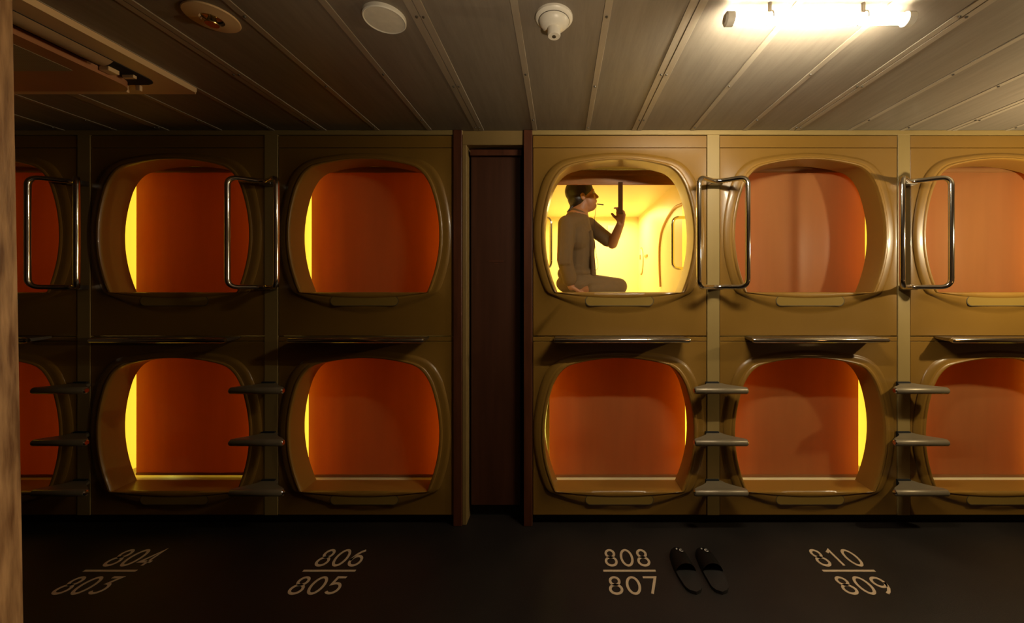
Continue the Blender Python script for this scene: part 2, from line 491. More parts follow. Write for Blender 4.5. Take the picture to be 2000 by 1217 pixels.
PODS = {}
cols = [('A', -23, -190, 151), ('B', 345, 178, 516), ('C', 714, 544, 885), ('D', 1209, 1041, 1380), ('E', 1579, 1406, 1752), ('F', 1949, 1778, 2120)]
numbers = {'A': ('802', '801'), 'B': ('804', '803'), 'C': ('806', '805'), 'D': ('808', '807'), 'E': ('810', '809'), 'F': ('812', '811')}
desc_u = {'A': 'far left upper capsule, cut by the wooden post, its orange blind down',
          'B': 'upper capsule above floor number 803, dark front, steel grab frames on both sides',
          'C': 'upper capsule left of the narrow brown door, orange blind down',
          'D': 'brightly lit upper capsule right of the door, with the person inside',
          'E': 'cream upper capsule with a half shaded orange blind, between two steel grab frames',
          'F': 'cream upper capsule at the right edge of the frame, brightest of the fronts'}
desc_l = {'A': 'far left lower capsule beside the wooden post, under the cut off upper one',
          'B': 'lower capsule behind floor numbers 804 and 803, with a bright yellow left edge',
          'C': 'lower capsule just left of the narrow brown door, behind numbers 806 and 805',
          'D': 'lower capsule under the lit one with the person, glowing on both sides',
          'E': 'lower capsule behind floor numbers 810 and 809, bright yellow right edge',
          'F': 'lower capsule at the right edge of the frame, rungs on its left'}
bl_u = {'A': 'red orange blind in the far left upper capsule behind a grab frame',
        'B': 'orange blind in the upper capsule above number 803, yellow light down its left side',
        'C': 'orange blind in the upper capsule just left of the brown door',
        'D': 'orange blind rolled mostly up above the sitting person, with a pull strap',
        'E': 'pale orange blind crossed by dark vertical shadow bands',
        'F': 'pale orange blind in the upper capsule cut by the right edge of the frame'}
bl_l = {'A': 'dark red blind in the far left lower capsule beside the wooden post',
        'B': 'dark orange blind in the lower capsule behind 803 with light gap along its bottom',
        'C': 'dark orange blind in the lower capsule just left of the brown door',
        'D': 'orange blind directly below the lit capsule, amber glow on both edges',
        'E': 'orange blind behind floor number 809 with a yellow sliver at its right',
        'F': 'orange blind in the lower capsule cut by the right edge of the frame'}

BLW = {}
def make_blind(cx, sill, zlo, zhi, label, wl=.447, wr=.447, yy=.18):
    root = empty('roller_blind', (WX(cx), yy, WZ(sill)))
    tag(root, label, 'blind', 'orange roller blinds')
    bm = bmesh.new()
    n = 40; rows = 14
    vs = []
    for j in range(rows + 1):
        z = zlo + (zhi - zlo) * j / rows
        vs.append([bm.verts.new((-wl + (wl + wr) * i / n, .0035 * math.sin(i * .5 + cx) * (1 - .5 * j / rows), z)) for i in range(n + 1)])
    for j in range(rows):
        for i in range(n): bm.faces.new((vs[j][i], vs[j][i + 1], vs[j + 1][i + 1], vs[j + 1][i]))
    mesh_obj('cloth', bm, M['blind'], root, True)
    bm = bmesh.new(); box(bm, -wl, wr, -.006, .006, zlo - .004, zlo + .012, .003, 2)
    mesh_obj('bottom_bar', bm, M['blind'], root)
    bm = bmesh.new(); cyl(bm, (-wl - .01, .01, zhi - .02), (wr + .01, .01, zhi - .02), .022)
    mesh_obj('roller', bm, M['blind'], root, True)
    return root

for key, cx, l, r in cols:
    up = make_pod(cx, l, r, 571, 289, 656, 265, False, key == 'D')
    tag(up, desc_u[key], 'capsule', 'upper sleeping capsules')
    lo = make_pod(cx, l, r, 957, 667, 1006, 658, True)
    tag(lo, desc_l[key], 'capsule', 'lower sleeping capsules')
    PODS[key] = (up, lo)
    if key == 'D': bu = make_blind(cx, 571, .733, .83, bl_u[key], .50, .50, .27)
    else: bu = make_blind(cx, 571, -.035, .825, bl_u[key], .447, .49 if key == 'E' else .447)
    make_blind(cx, 957, .006 if key == 'B' else -.007, .85, bl_l[key], {'C': .466, 'D': .430}.get(key, .447), .462 if key == 'D' else .447)
    # lamp inside each capsule, on the liner roof
    x = WX(cx)
    if key == 'D':
        light('capsule_lamp', 'AREA', (x + .1, 1.6, WZ(571) + .80), P_OPEN, (1.0, .76, .26), .6, (0, 0, 0), .4)
    else:
        light('capsule_lamp', 'AREA', (x, .95, WZ(571) + .76), P_POD, (1.0, .62, .14), .5, (-.5, 0, 0), .5)
    light('capsule_lamp', 'AREA', (x, .95, WZ(957) + .80), P_POD * .85, (1.0, .62, .14), .5, (-.5, 0, 0), .5)
    for zz in ((WZ(571), WZ(957)) if key != 'D' else (WZ(957),)):      # unseen area lights added behind the blind for its edge glow
        for sd in (-1, 1):
            light('edge_glow_light', 'AREA', (x + sd * .44, .40, zz + .40), P_EDGE, (1.0, .95, .15), .06, (-PI / 2, 0, 0), .72)

# extra cloth layers added behind the open blind to dim its glow
# strap of the rolled blind
bm = bmesh.new()
p0 = at(1212, 358, .26); p1 = at(1212, 418, .26)
bx0 = WX(1209)
box(bm, p0.x - bx0 - .016, p0.x - bx0 + .016, -.008, -.004, p1.z - WZ(571), p0.z - WZ(571) + .01, .001, 1)
BL = [o for o in COL.objects if o.get('label') == bl_u['D']][0]
mesh_obj('pull_strap', bm, mat('brown_strap', (.07, .028, .008), .9, vary=.2, spec=.05), BL)
bm = bmesh.new()
box(bm, -.446, .446, .012, .014, .742, .81); box(bm, -.446, .446, .022, .024, .750, .81)
mesh_obj('dimming_cloth', bm, M['blind'], BL)

# ------------------------------------------------------------------ grab frames
def make_grab():
    root = empty('grab_rail')
    zt, zb = EYE + .635, EYE + .004
    dv = -.145; hw = .140; r = .0142
    A = fillet([(-.035, -.03, zt), (-hw, dv, zt), (-hw, dv, zb), (-.035, -.03, zb)], .045, 8)
    B = fillet([(.035, -.03, zt), (hw, dv, zt), (hw, dv, zb), (.035, -.03, zb)], .045, 8)
    loop = fillet([(0, -.04, zt), (hw, dv, zt), (hw, dv, zb), (0, -.04, zb), (-hw, dv, zb), (-hw, dv, zt)], .05, 9, closed=True)
    bm = bmesh.new(); tube(bm, loop, r, 16, closed=True)
    mesh_obj('tube_frame', bm, M['chrome'], root, True)
    for z in (zt, zb):
        bm = bmesh.new(); box(bm, -.036, .036, -.055, -.003, z - .018, z + .010, .006, 3)
        mesh_obj('mount', bm, M['steel'], root, True)
    for z0, z1 in ((zt - .052, zt - .044), (zb + .044, zb + .052)):
        for s in (-1, 1):
            bm = bmesh.new(); cyl(bm, (s * hw, dv, z0), (s * hw, dv, z1), .0138, n=20)
            mesh_obj('sleeve_ring', bm, M['steel'], root, True)
    return root
SX = [WX((a + b) / 2) for a, b in STRIPS]
gl = ['dark steel grab frame farthest left, beside the wooden post', 'steel grab frame between the second and third upper capsules, left of the door',
      'steel grab frame just right of the lit capsule with the person', 'brightest steel grab frame, nearest the right edge of the frame']
proto = make_grab()
for i, x in enumerate(SX):
    o = proto if i == 0 else copy_tree(proto)
    o.location = (x, 0, 0)
    tag(o, gl[i], 'grab bar', 'steel grab frames between the upper capsules')

# ------------------------------------------------------------------ ladder rungs
def make_rung():
    root = empty('ladder_step')
    bm = bmesh.new()
    half = [(.043, -.003), (.045, -.018), (.058, -.040), (.090, -.066), (.135, -.090), (.150, -.100), (.155, -.108), (.155, -.114), (.151, -.118)]
    pts = half + [(-x, y) for x, y in half[::-1]]
    A = [bm.verts.new((x, y, -.002)) for x, y in pts]
    B = [bm.verts.new((x, y, -.036 if y < -.1 else -.022)) for x, y in pts]
    n = len(pts)
    for i in range(n): bm.faces.new((A[i], A[(i + 1) % n], B[(i + 1) % n], B[i]))
    f1 = bm.faces.new(A[::-1]); bm.faces.new(B)
    bmesh.ops.bevel(bm, geom=list(f1.edges), offset=.003, segments=2, affect='EDGES')
    mesh_obj('tread', bm, M['step'], root, True)
    bm = bmesh.new()
    tube(bm, [(-.153, -.112, -.020), (-.147, -.112, -.020), (.147, -.112, -.020), (.153, -.112, -.020)], [.015, .0195, .0195, .015], 14)
    mesh_obj('front_tube', bm, M['step'], root, True)
    for s in (-1, 1):
        bm = bmesh.new(); cyl(bm, (s * .1525, -.112, -.020), (s * .1575, -.112, -.020), .0155, .011, 16)
        mesh_obj('end_cap', bm, M['chrome'], root, True)
    bm = bmesh.new(); box(bm, -.050, .030, -.016, -.002, -.030, .006, .003, 2)
    mesh_obj('bracket', bm, M['black'], root, True)
    return root
proto = make_rung()
cn = ['in the ladder farthest left beside the wooden post', 'in the ladder between capsules 803 and 805, left of the door',
      'in the ladder right of the capsule below the person', 'in the ladder nearest the right edge of the frame']
first = True
for i, x in enumerate(SX):
    for py, nm in ((757, 'top dark metal step'), (859, 'middle dark metal step'), (957, 'lowest dark metal step')):
        o = proto if first else copy_tree(proto); first = False
        z = EYE - (py - VY) * (D - .12) / F
        o.location = (x, 0, z)
        tag(o, nm + ' ' + cn[i], 'step', 'ladder steps between the lower capsules')

# ------------------------------------------------------------------ ledges over the lower capsules
def make_ledge():
    root = empty('foot_ledge')
    bm = bmesh.new()
    hw = .390
    prof = [(-.002, .0), (-.095, .0), (-.108, -.004), (-.108, -.020), (-.06, -.018), (-.002, -.012)]
    A = [bm.verts.new((-hw, y, z)) for y, z in prof]; B = [bm.verts.new((hw, y, z)) for y, z in prof]
    n = len(prof)
    for i in range(n): bm.faces.new((A[i], A[(i + 1) % n], B[(i + 1) % n], B[i]))
    bm.faces.new(A[::-1]); bm.faces.new(B)
    mesh_obj('shelf_plate', bm, M['steel'], root)
    bm = bmesh.new()
    tube(bm, [(-hw - .006, -.108, -.011), (-hw + .004, -.108, -.011), (hw - .004, -.108, -.011), (hw + .006, -.108, -.011)], [.011, .016, .016, .011], 16)
    mesh_obj('front_rail', bm, M['chrome'], root, True)
    return root
proto = make_ledge()
ll = {'A': 'steel ledge above the far left lower capsule', 'B': 'dark steel ledge over the lower capsule behind number 803',
      'C': 'steel ledge over the lower capsule just left of the brown door', 'D': 'steel ledge directly below the lit capsule with the person',
      'E': 'steel ledge with a bright right end over the capsule behind number 809', 'F': 'steel ledge cut off by the right edge of the frame'}
for i, (key, cx, l, r) in enumerate(cols):
    o = proto if i == 0 else copy_tree(proto)
    o.location = (WX(cx), 0, EYE - (656.5 - VY) / S)
    tag(o, ll[key], 'ledge', 'steel ledges over the lower capsules')

# ------------------------------------------------------------------ fluorescent lamp on the ceiling
LX0, LX1 = .585, 1.155
LY, LZ = -1.030, EYE + .905
root = empty('fluorescent_lamp', ((LX0 + LX1) / 2, LY, CZ))
hl = (LX1 - LX0) / 2; dz = LZ - CZ
bm = bmesh.new(); cyl(bm, (-hl, 0, dz), (hl, 0, dz), .0165, n=24)
mesh_obj('glowing_tube', bm, M['tube'], root, True)
for s in (-1, 1):
    bm = bmesh.new()
    tube(bm, [(s * (hl + .001), 0, dz), (s * (hl + .004), 0, dz), (s * (hl + .028), 0, dz), (s * (hl + .034), 0, dz)], [.019, .0225, .0225, .015], 24)
    mesh_obj('end_cap', bm, M['white_plastic'], root, True)
bm = bmesh.new(); n = 14
arc_ = [math.radians(56 + 68 * j / n) for j in range(n + 1)]
q = [(.0178 * math.cos(a), .0178 * math.sin(a)) for a in arc_] + [(.0195 * math.cos(a), .0195 * math.sin(a)) for a in arc_[::-1]]
v = [[bm.verts.new((sgn * (hl - .004), a, dz + b)) for a, b in q] for sgn in (-1, 1)]
for k in range(len(q)): bm.faces.new((v[0][k], v[0][(k + 1) % len(q)], v[1][(k + 1) % len(q)], v[1][k]))
bm.faces.new(v[0]); bm.faces.new(v[1][::-1])
mesh_obj('shade_shield', bm, M['white_plastic'], root)  # opaque shield added over the tube to darken the ceiling above it
for sx in (-.165, .150):
    bm = bmesh.new()
    tube(bm, [(sx, .023 * math.cos(a), dz + .023 * math.sin(a)) for a in [PI * (-.1 + 1.2 * k / 14) for k in range(15)]], .003, 8)
    cyl(bm, (sx, 0, dz + .02), (sx, 0, 0), .006, n=12)
    mesh_obj('clip', bm, M['steel'], root, True)
tag(root, 'glowing fluorescent tube clipped under the right of the ceiling', 'lamp')

# ------------------------------------------------------------------ round ceiling fittings
def fitting(px, name, label, cat):
    o = empty(name, ((px - VX) / 553.0, -.965, CZ)); tag(o, label, cat); return o
f = fitting(1082, 'smoke_detector', 'cream round smoke detector with a stubby knob, right of the other ceiling discs', 'smoke detector')
bm = bmesh.new(); lathe(bm, [(0, 0), (.066, 0), (.066, -.008), (.062, -.013), (.054, -.016), (0, -.016)], (0, 0, 0))
mesh_obj('base_ring', bm, M['white_plastic'], f, True)
bm = bmesh.new(); lathe(bm, [(.054, -.015), (.052, -.024), (.040, -.036), (.026, -.042), (0, -.043)], (0, 0, 0))
mesh_obj('dome', bm, M['white_plastic'], f, True)
bm = bmesh.new(); tube(bm, [(.054 * math.cos(a), .054 * math.sin(a), -.0165) for a in [2 * PI * k / 40 for k in range(40)]], .0012, 6, closed=True)
mesh_obj('seam', bm, M['grey_line'], f)
bm = bmesh.new(); lathe(bm, [(.023, -.03), (.023, -.066), (.021, -.070), (0, -.070)], (0, .0, 0))
kn = mesh_obj('knob', bm, M['white_plastic'], f, True)
bm = bmesh.new(); lathe(bm, [(.007, -.069), (.007, -.072), (0, -.072)], (0, 0, 0), 20)
mesh_obj('indicator', bm, M['grey_line'], kn)
f = fitting(750, 'ceiling_speaker', 'plain pale round disc on the ceiling, between the detector and the left fitting', 'speaker')
bm = bmesh.new(); lathe(bm, [(.072, 0), (.072, -.012), (.069, -.015), (.066, -.0135), (.066, 0)], (0, 0, 0), 48)
mesh_obj('trim_ring', bm, M['white_plastic'], f, True)
bm = bmesh.new(); lathe(bm, [(0, -.013), (.066, -.0125), (.066, -.002)], (0, 0, 0), 48)
mesh_obj('grille_cover', bm, mat('speaker_cloth', (.80, .74, .60), .7, vary=.08, vscale=50), f, True)
f = fitting(412, 'sprinkler_head', 'brass coloured sprinkler in a round plate on the ceiling at left', 'sprinkler')
bm = bmesh.new(); lathe(bm, [(.030, -.004), (.035, -.012), (.078, -.006), (.080, -.003), (.079, 0)], (0, 0, 0), 48)
mesh_obj('cover_plate', bm, M['ac_plastic'], f, True)
bm = bmesh.new(); lathe(bm, [(0, -.028), (.020, -.028), (.021, -.025), (.009, -.022), (.009, -.004), (.030, -.002)], (0, 0, 0), 28)
for k in range(3):
    a = k * 2 * PI / 3 + .4
    cyl(bm, (.009 * math.cos(a), .009 * math.sin(a), -.004), (.018 * math.cos(a), .018 * math.sin(a), -.026), .0025, n=8)
mesh_obj('deflector', bm, mat('brass', (.55, .42, .16), .25, metal=1, vary=.1, vscale=30), f, True)

# ------------------------------------------------------------------ air conditioner in the ceiling, left
def rrect(hx, hy, r, n=8):
    pts = []
    for cx_, cy_, a0 in ((hx - r, hy - r, 0), (-hx + r, hy - r, PI / 2), (-hx + r, -hy + r, PI), (hx - r, -hy + r, 1.5 * PI)):
        for k in range(n + 1):
            a = a0 + PI / 2 * k / n
            pts.append((cx_ + r * math.cos(a), cy_ + r * math.sin(a)))
    return pts
def slab(bm, pts, z0, z1, inset=0.0, c=(0, 0)):
    n = len(pts)
    A = [bm.verts.new((c[0] + x, c[1] + y, z0)) for x, y in pts]
    B = [bm.verts.new((c[0] + x, c[1] + y, z1)) for x, y in pts]
    for i in range(n): bm.faces.new((A[i], A[(i + 1) % n], B[(i + 1) % n], B[i]))
    bm.faces.new(A[::-1]); fb = bm.faces.new(B)
    if inset: bmesh.ops.bevel(bm, geom=list(fb.edges), offset=inset, segments=3, affect='EDGES')
AX, AY = -2.22, -.96
ac = empty('air_conditioner', (AX, AY, CZ)); tag(ac, 'square ceiling air conditioner panel with a perforated grille at top left', 'air conditioner')
bm = bmesh.new(); slab(bm, rrect(.475, .475, .012), 0, -.028, .006)
mesh_obj('frame_panel', bm, M['ac_plastic'], ac, True)
bm = bmesh.new(); slab(bm, rrect(.385, .385, .05), -.02, -.032, .002)
mesh_obj('air_outlet', bm, M['black'], ac, True)
# grille panel
bm = bmesh.new(); slab(bm, rrect(.325, .385, .075, 10), -.030, -.062, .012, (-.04, 0))
gp = mesh_obj('grille_panel', bm, M['ac_inner'], ac, True)
# perforated mesh plate (procedural holes)
pm = mat('perforated_plate', (.20, .18, .12), .5)
nt = pm.node_tree
tc = nt.nodes.new('ShaderNodeTexCoord'); vo = nt.nodes.new('ShaderNodeTexVoronoi'); vo.inputs['Scale'].default_value = 130; vo.inputs['Randomness'].default_value = 0
rp = nt.nodes.new('ShaderNodeValToRGB'); rp.color_ramp.elements[0].position = .25; rp.color_ramp.elements[1].position = .33
rp.color_ramp.elements[0].color = (.01, .006, .003, 1); rp.color_ramp.elements[1].color = (.30, .25, .16, 1)
nt.links.new(tc.outputs['Object'], vo.inputs['Vector']); nt.links.new(vo.outputs['Distance'], rp.inputs[0]); nt.links.new(rp.outputs[0], nt.nodes['Principled BSDF'].inputs['Base Color'])
bm = bmesh.new(); slab(bm, rrect(.245, .25, .01), -.060, -.0635, 0, (-.04, -.03))
mesh_obj('perforated_mesh', bm, pm, gp)
# curved flap between the grille and the frame on the right, hinge bits
bm = bmesh.new()
rows = []
for j in range(9):
    t = j / 8
    x = .302 + .090 * t; z = -.030 - .024 * math.sin(PI * (1 - t * .95)) ** .8
    rows.append([bm.verts.new((x, y, z)) for y in (-.38, .20)])
for A, B in zip(rows[:-1], rows[1:]): bm.faces.new((A[0], A[1], B[1], B[0]))
bmesh.ops.solidify(bm, geom=bm.faces[:], thickness=.004)
mesh_obj('air_flap', bm, M['ac_plastic'], ac, True)
bm = bmesh.new(); box(bm, .29, .33, .235, .275, -.05, -.032, .003); box(bm, .31, .36, .30, .315, -.045, -.032, .003)
mesh_obj('hinge', bm, M['ac_plastic'], ac)
bm = bmesh.new(); box(bm, .20, .23, .388, .40, -.062, -.030, .003); box(bm, .27, .29, .388, .40, -.055, -.030, .003)
mesh_obj('latch', bm, M['ac_plastic'], ac)

# ------------------------------------------------------------------ wooden post in the left foreground
bm = bmesh.new()
yp = -1.35
k = (D + yp) / F
k = (D + yp + .06) / F
xt = (24 - VX) * k; xb = (45.5 - VX) * k
zt = CZ; zb_ = 0
# right edge leans slightly: x at given height through the two picture points
z_top = EYE + (VY - 0) * k; z_bot = EYE - (1217 - VY) * k
sl = (xb - xt) / (z_top - z_bot)
def px_at(z): return xt + (z_top - z) * sl
vs = []
for z in (0.0, CZ):
    xr = px_at(z)
    vs.append([bm.verts.new((xr - .16, yp, z)), bm.verts.new((xr - .005, yp, z)), bm.verts.new((xr, yp + .005, z)), bm.verts.new((xr, yp + .06, z)), bm.verts.new((xr - .16, yp + .06, z))])
n = 5
for i in range(n): bm.faces.new((vs[0][i], vs[0][(i + 1) % n], vs[1][(i + 1) % n], vs[1][i]))
bm.faces.new(vs[0]); bm.faces.new(vs[1])
post = mesh_obj('wooden_post', bm, M['post'])
tag(post, 'tan weathered wooden post in the left foreground from floor to ceiling', 'post')

# ------------------------------------------------------------------ floor numbers
def arc(cx_, cy_, rx, ry, a0, a1, n=18):
    return [(cx_ + rx * math.cos(math.radians(a0 + (a1 - a0) * k / n)), cy_ + ry * math.sin(math.radians(a0 + (a1 - a0) * k / n))) for k in range(n + 1)]
GL = {
    '0': [(arc(.34, .5, .27, .45, 0, 360, 36)[:-1], True)],
    '8': [(arc(.34, .735, .205, .215, 0, 360, 28)[:-1], True), (arc(.34, .285, .255, .235, 0, 360, 30)[:-1], True)],
    '7': [([(.06, .95), (.62, .95), (.28, .05)], False)],
    '1': [([(.16, .80), (.36, .95), (.36, .05)], False)],
    '9': [(arc(.33, .67, .25, .26, 0, 360, 30)[:-1], True), ([(.58, .67), (.57, .50), (.50, .34), (.36, .17), (.20, .06)], False)],
    '6': [(arc(.34, .32, .26, .27, 0, 360, 30)[:-1], True), ([(.08, .32), (.10, .50), (.18, .68), (.32, .84), (.48, .94)], False)],
    '5': [([(.56, .95), (.18, .95), (.13, .56)] + arc(.32, .34, .26, .27, 118, -140, 24), False)],
    '4': [([(.62, .27), (.06, .27), (.44, .95), (.44, .05)], False)],
    '3': [([(.12, .95), (.54, .95), (.30, .60)] + arc(.31, .335, .25, .265, 82, -145, 24), False)],
    'C': [(arc(.40, .45, .32, .38, 45, 315, 24), False)],
    'o': [(arc(.40, .5, .36, .36, 0, 360, 20)[:-1], True)],
}
def stroke(bm, pts, closed, hw, z0, z1, T):
    n = len(pts); L, R_ = [], []
    for i in range(n):
        p = Vector(pts[i])
        a = Vector(pts[i - 1]) if (closed or i > 0) else None
        b = Vector(pts[(i + 1) % n]) if (closed or i < n - 1) else None
        d1 = (p - a).normalized() if a is not None else (b - p).normalized()
        d2 = (b - p).normalized() if b is not None else d1
        nn = Vector((-(d1.y + d2.y), d1.x + d2.x))
        if nn.length < 1e-6: nn = Vector((-d1.y, d1.x))
        nn.normalize()
        c = max(.45, nn.dot(Vector((-d1.y, d1.x))))
        L.append(p + nn * hw / c); R_.append(p - nn * hw / c)
    V = [[bm.verts.new(T(q.x, q.y, z)) for q in arr] for arr in (L, R_) for z in (z0, z1)]
    rng = range(n if closed else n - 1)
    for i in rng:
        j = (i + 1) % n
        bm.faces.new((V[1][i], V[1][j], V[3][j], V[3][i]))
        bm.faces.new((V[0][i], V[0][j], V[2][j], V[2][i]))
        bm.faces.new((V[0][i], V[0][j], V[1][j], V[1][i]))
        bm.faces.new((V[2][i], V[2][j], V[3][j], V[3][i]))
    if not closed:
        for i in (0, n - 1): bm.faces.new((V[0][i], V[1][i], V[3][i], V[2][i]))
def number_mesh(txt, width, height):
    bm = bmesh.new(); adv = .80; tot = adv * len(txt) - .12
    for i, ch in enumerate(txt):
        off = i * adv
        for pts, cl in GL[ch]:
            stroke(bm, pts, cl, .058, .0005, .002, lambda x, y, z, o=off: (((x + o) / tot - .5) * width, (y - .5) * height, z))
    return bm
for cxm, up_n, lo_n in ((-2.305, '804', '803'), (-1.184, '806', '805'), (.352, '808', '807'), (1.474, '810', '809')):
    root = empty('floor_number', (cxm, -.372, 0))
    tag(root, 'painted floor numbers %s over %s with a bar between' % (up_n, lo_n), 'floor number', 'capsule numbers painted on the floor')
    w_ = .245
    mesh_obj('upper_number', number_mesh(up_n, w_, .128), M['number'], root, loc=({'804': .024, '806': .010}.get(up_n, .002), .094, 0))
    mesh_obj('lower_number', number_mesh(lo_n, w_ + .004, .112), M['number'], root, loc=(.002, -.094, 0))
    bm = bmesh.new(); box(bm, -.134, .134, -.0065, .0065, .0005, .002); mesh_obj('bar', bm, M['number'], root)

# ------------------------------------------------------------------ slippers
def make_slipper(s):
    root = empty('slipper')
    def foot(u):   # half width along length 0 (heel) .. 1 (toe)
        return .034 + .016 * math.sin(PI * min(1, max(0, (u - .25) / .9))) if 0 < u < 1 else .02
    N = 28; ptsL, ptsR = [], []
    for k in range(N + 1):
        u = k / N
        endf = math.sqrt(max(0, 1 - max(0, (u - .80) / .2) ** 2)) * math.sqrt(max(0, 1 - max(0, (.14 - u) / .14) ** 2))
        hwid = (.036 + .014 * math.sin(PI * min(1, u * .95))) * endf + .0005
        ptsR.append((hwid + s * -.004 * math.sin(PI * u), -.15 + .30 * u)); ptsL.append((-hwid + s * -.004 * math.sin(PI * u), -.15 + .30 * u))
    poly = ptsR + ptsL[::-1]
    bm = bmesh.new(); slab(bm, poly, .001, .016)
    mesh_obj('sole', bm, M['rubber'], root, True)
    # upper: arched shell over the front 60%
    bm = bmesh.new(); rows = []
    for k in range(13):
        u = .42 + .575 * k / 12
        endf = math.sqrt(max(0, 1 - max(0, (u - .80) / .2) ** 2))
        hwid = (.037 + .014 * math.sin(PI * min(1, u * .95))) * max(endf, .12)
        h = (.046 - .020 * (k / 12)) * max(endf, .3) 
        rows.append([bm.verts.new((hwid * math.cos(a) + s * -.004 * math.sin(PI * u), -.15 + .30 * u, .012 + h * math.sin(a))) for a in [PI * j / 12 for j in range(13)]])
    for A, B in zip(rows[:-1], rows[1:]):
        for j in range(12): bm.faces.new((A[j], A[j + 1], B[j + 1], B[j]))
    bmesh.ops.solidify(bm, geom=bm.faces[:], thickness=.004)
    mesh_obj('upper', bm, M['rubber'], root, True)
    bm = bmesh.new()
    for pts, cl in GL['C']: stroke(bm, pts, cl, .07, .0, .0015, lambda x, y, z: (.001 + (x - .2) * .026, (y - .5) * .034 + .075, .0545 - (y - .5) * .009 + z))
    for pts, cl in GL['o']: stroke(bm, pts, cl, .10, .0, .0015, lambda x, y, z: (-.014 + (x - .4) * .009, (y - .5) * .010 + .090, .0515 + z))
    mesh_obj('degree_mark', bm, M['mark'], root)
    return root
a = make_slipper(1); a.location = (.637, -.372, 0); a.rotation_euler = (0, 0, .03)
tag(a, 'black slipper nearer the 807 number, toe to the capsules, with a degree C mark', 'slipper', 'pair of black slippers')
b = make_slipper(-1); b.location = (.767, -.372, 0); b.rotation_euler = (0, 0, -.02)
tag(b, 'black slipper on the right of the pair, with a degree C mark', 'slipper', 'pair of black slippers')

# ------------------------------------------------------------------ inside the lit capsule
PX, PZ = WX(1209), WZ(571)
zfl = PZ - .06
bm = bmesh.new(); box(bm, PX - .50, PX + .50, .16, 1.95, zfl + .002, zfl + .035, .012, 3)
tag(mesh_obj('mattress', bm, M['cotton'], None, True), 'thin pale mattress the person in the lit capsule sits on', 'mattress')
MZ = zfl + .035
for s, lb in ((-1, 'curved steel grab bar inside the lit capsule, behind the person'), (1, 'curved steel grab bar on the right wall inside the lit capsule')):
    root = empty('grab_bar', (PX + s * .53, .33, EYE)); tag(root, lb, 'grab bar', 'grab bars inside the lit capsule')
    bm = bmesh.new()
    P = fillet([(0, 0, .49), (-s * .105, 0, .49), (-s * .105, 0, .135), (0, 0, .135)], .05, 8)
    tube(bm, P, .0105, 14); mesh_obj('bar', bm, M['chrome'], root, True)
    for z in (.49, .135):
        bm = bmesh.new(); cyl(bm, (0, 0, z), (-s * .006, 0, z), .02); mesh_obj('flange', bm, M['chrome'], root, True)
# back wall screen plate
p = at(1199, 449, 1.97)
bm = bmesh.new(); box(bm, -.072, .072, -.012, .015, -.05, .05, .004, 2)
o = mesh_obj('control_panel', bm, M['screen'], None, True, loc=p); tag(o, 'small grey control panel on the back wall of the lit capsule', 'control panel')
# right wall fittings
RXW = PX + .53
def on_right(px):   # y on the right liner wall seen at picture column px
    return RXW * F / (px - VX) - D
root = empty('intercom', (RXW, on_right(1253), EYE + .29)); tag(root, 'pale oval intercom on the right wall of the lit capsule', 'intercom')
y_ = 0
bm = bmesh.new(); pts = [(.095 * math.cos(2 * PI * k / 32), .145 * math.sin(2 * PI * k / 32)) for k in range(32)]
A = [bm.verts.new((-.002, q[0], q[1])) for q in pts]; B = [bm.verts.new((-.014, q[0] * .9, q[1] * .93)) for q in pts]
for i in range(32): bm.faces.new((A[i], A[(i + 1) % 32], B[(i + 1) % 32], B[i]))
bm.faces.new(A[::-1]); bm.faces.new(B); mesh_obj('housing', bm, M['liner'], root, True)
bm = bmesh.new(); tube(bm, [(-.004, .097 * math.cos(2 * PI * k / 40), .147 * math.sin(2 * PI * k / 40)) for k in range(40)], .005, 8, closed=True)
mesh_obj('rim', bm, M['strip'], root, True)
bm = bmesh.new(); box(bm, -.02, -.013, -.02, .02, .02, .07, .003); mesh_obj('button', bm, M['strip'], root)
bm = bmesh.new(); box(bm, -.012, -.001, -.05, .06, -.012, .012, .003)
o = mesh_obj('wall_tag', bm, M['orange_tag'], None, loc=(RXW, on_right(1263), EYE + (562 - 500) * (D + on_right(1263)) / F)); tag(o, 'small orange tag under the intercom in the lit capsule', 'tag')
# curved ridge of the arm recess
pts = []
for px, py in ((1336, 398), (1318, 405), (1303, 428), (1293, 452), (1289, 480), (1289, 520), (1291, 560)):
    y = on_right(px); pts.append(Vector((RXW - .004, y, EYE + (562 - py) * (D + y) / F)))
bm = bmesh.new(); tube(bm, fillet(pts, .1, 5), .012, 10)
o = mesh_obj('wall_ridge', bm, mat('tan_edge', (.62, .36, .10), .5, vary=.05), None, True); tag(o, 'curved tan ridge on the right wall inside the lit capsule', 'wall moulding')

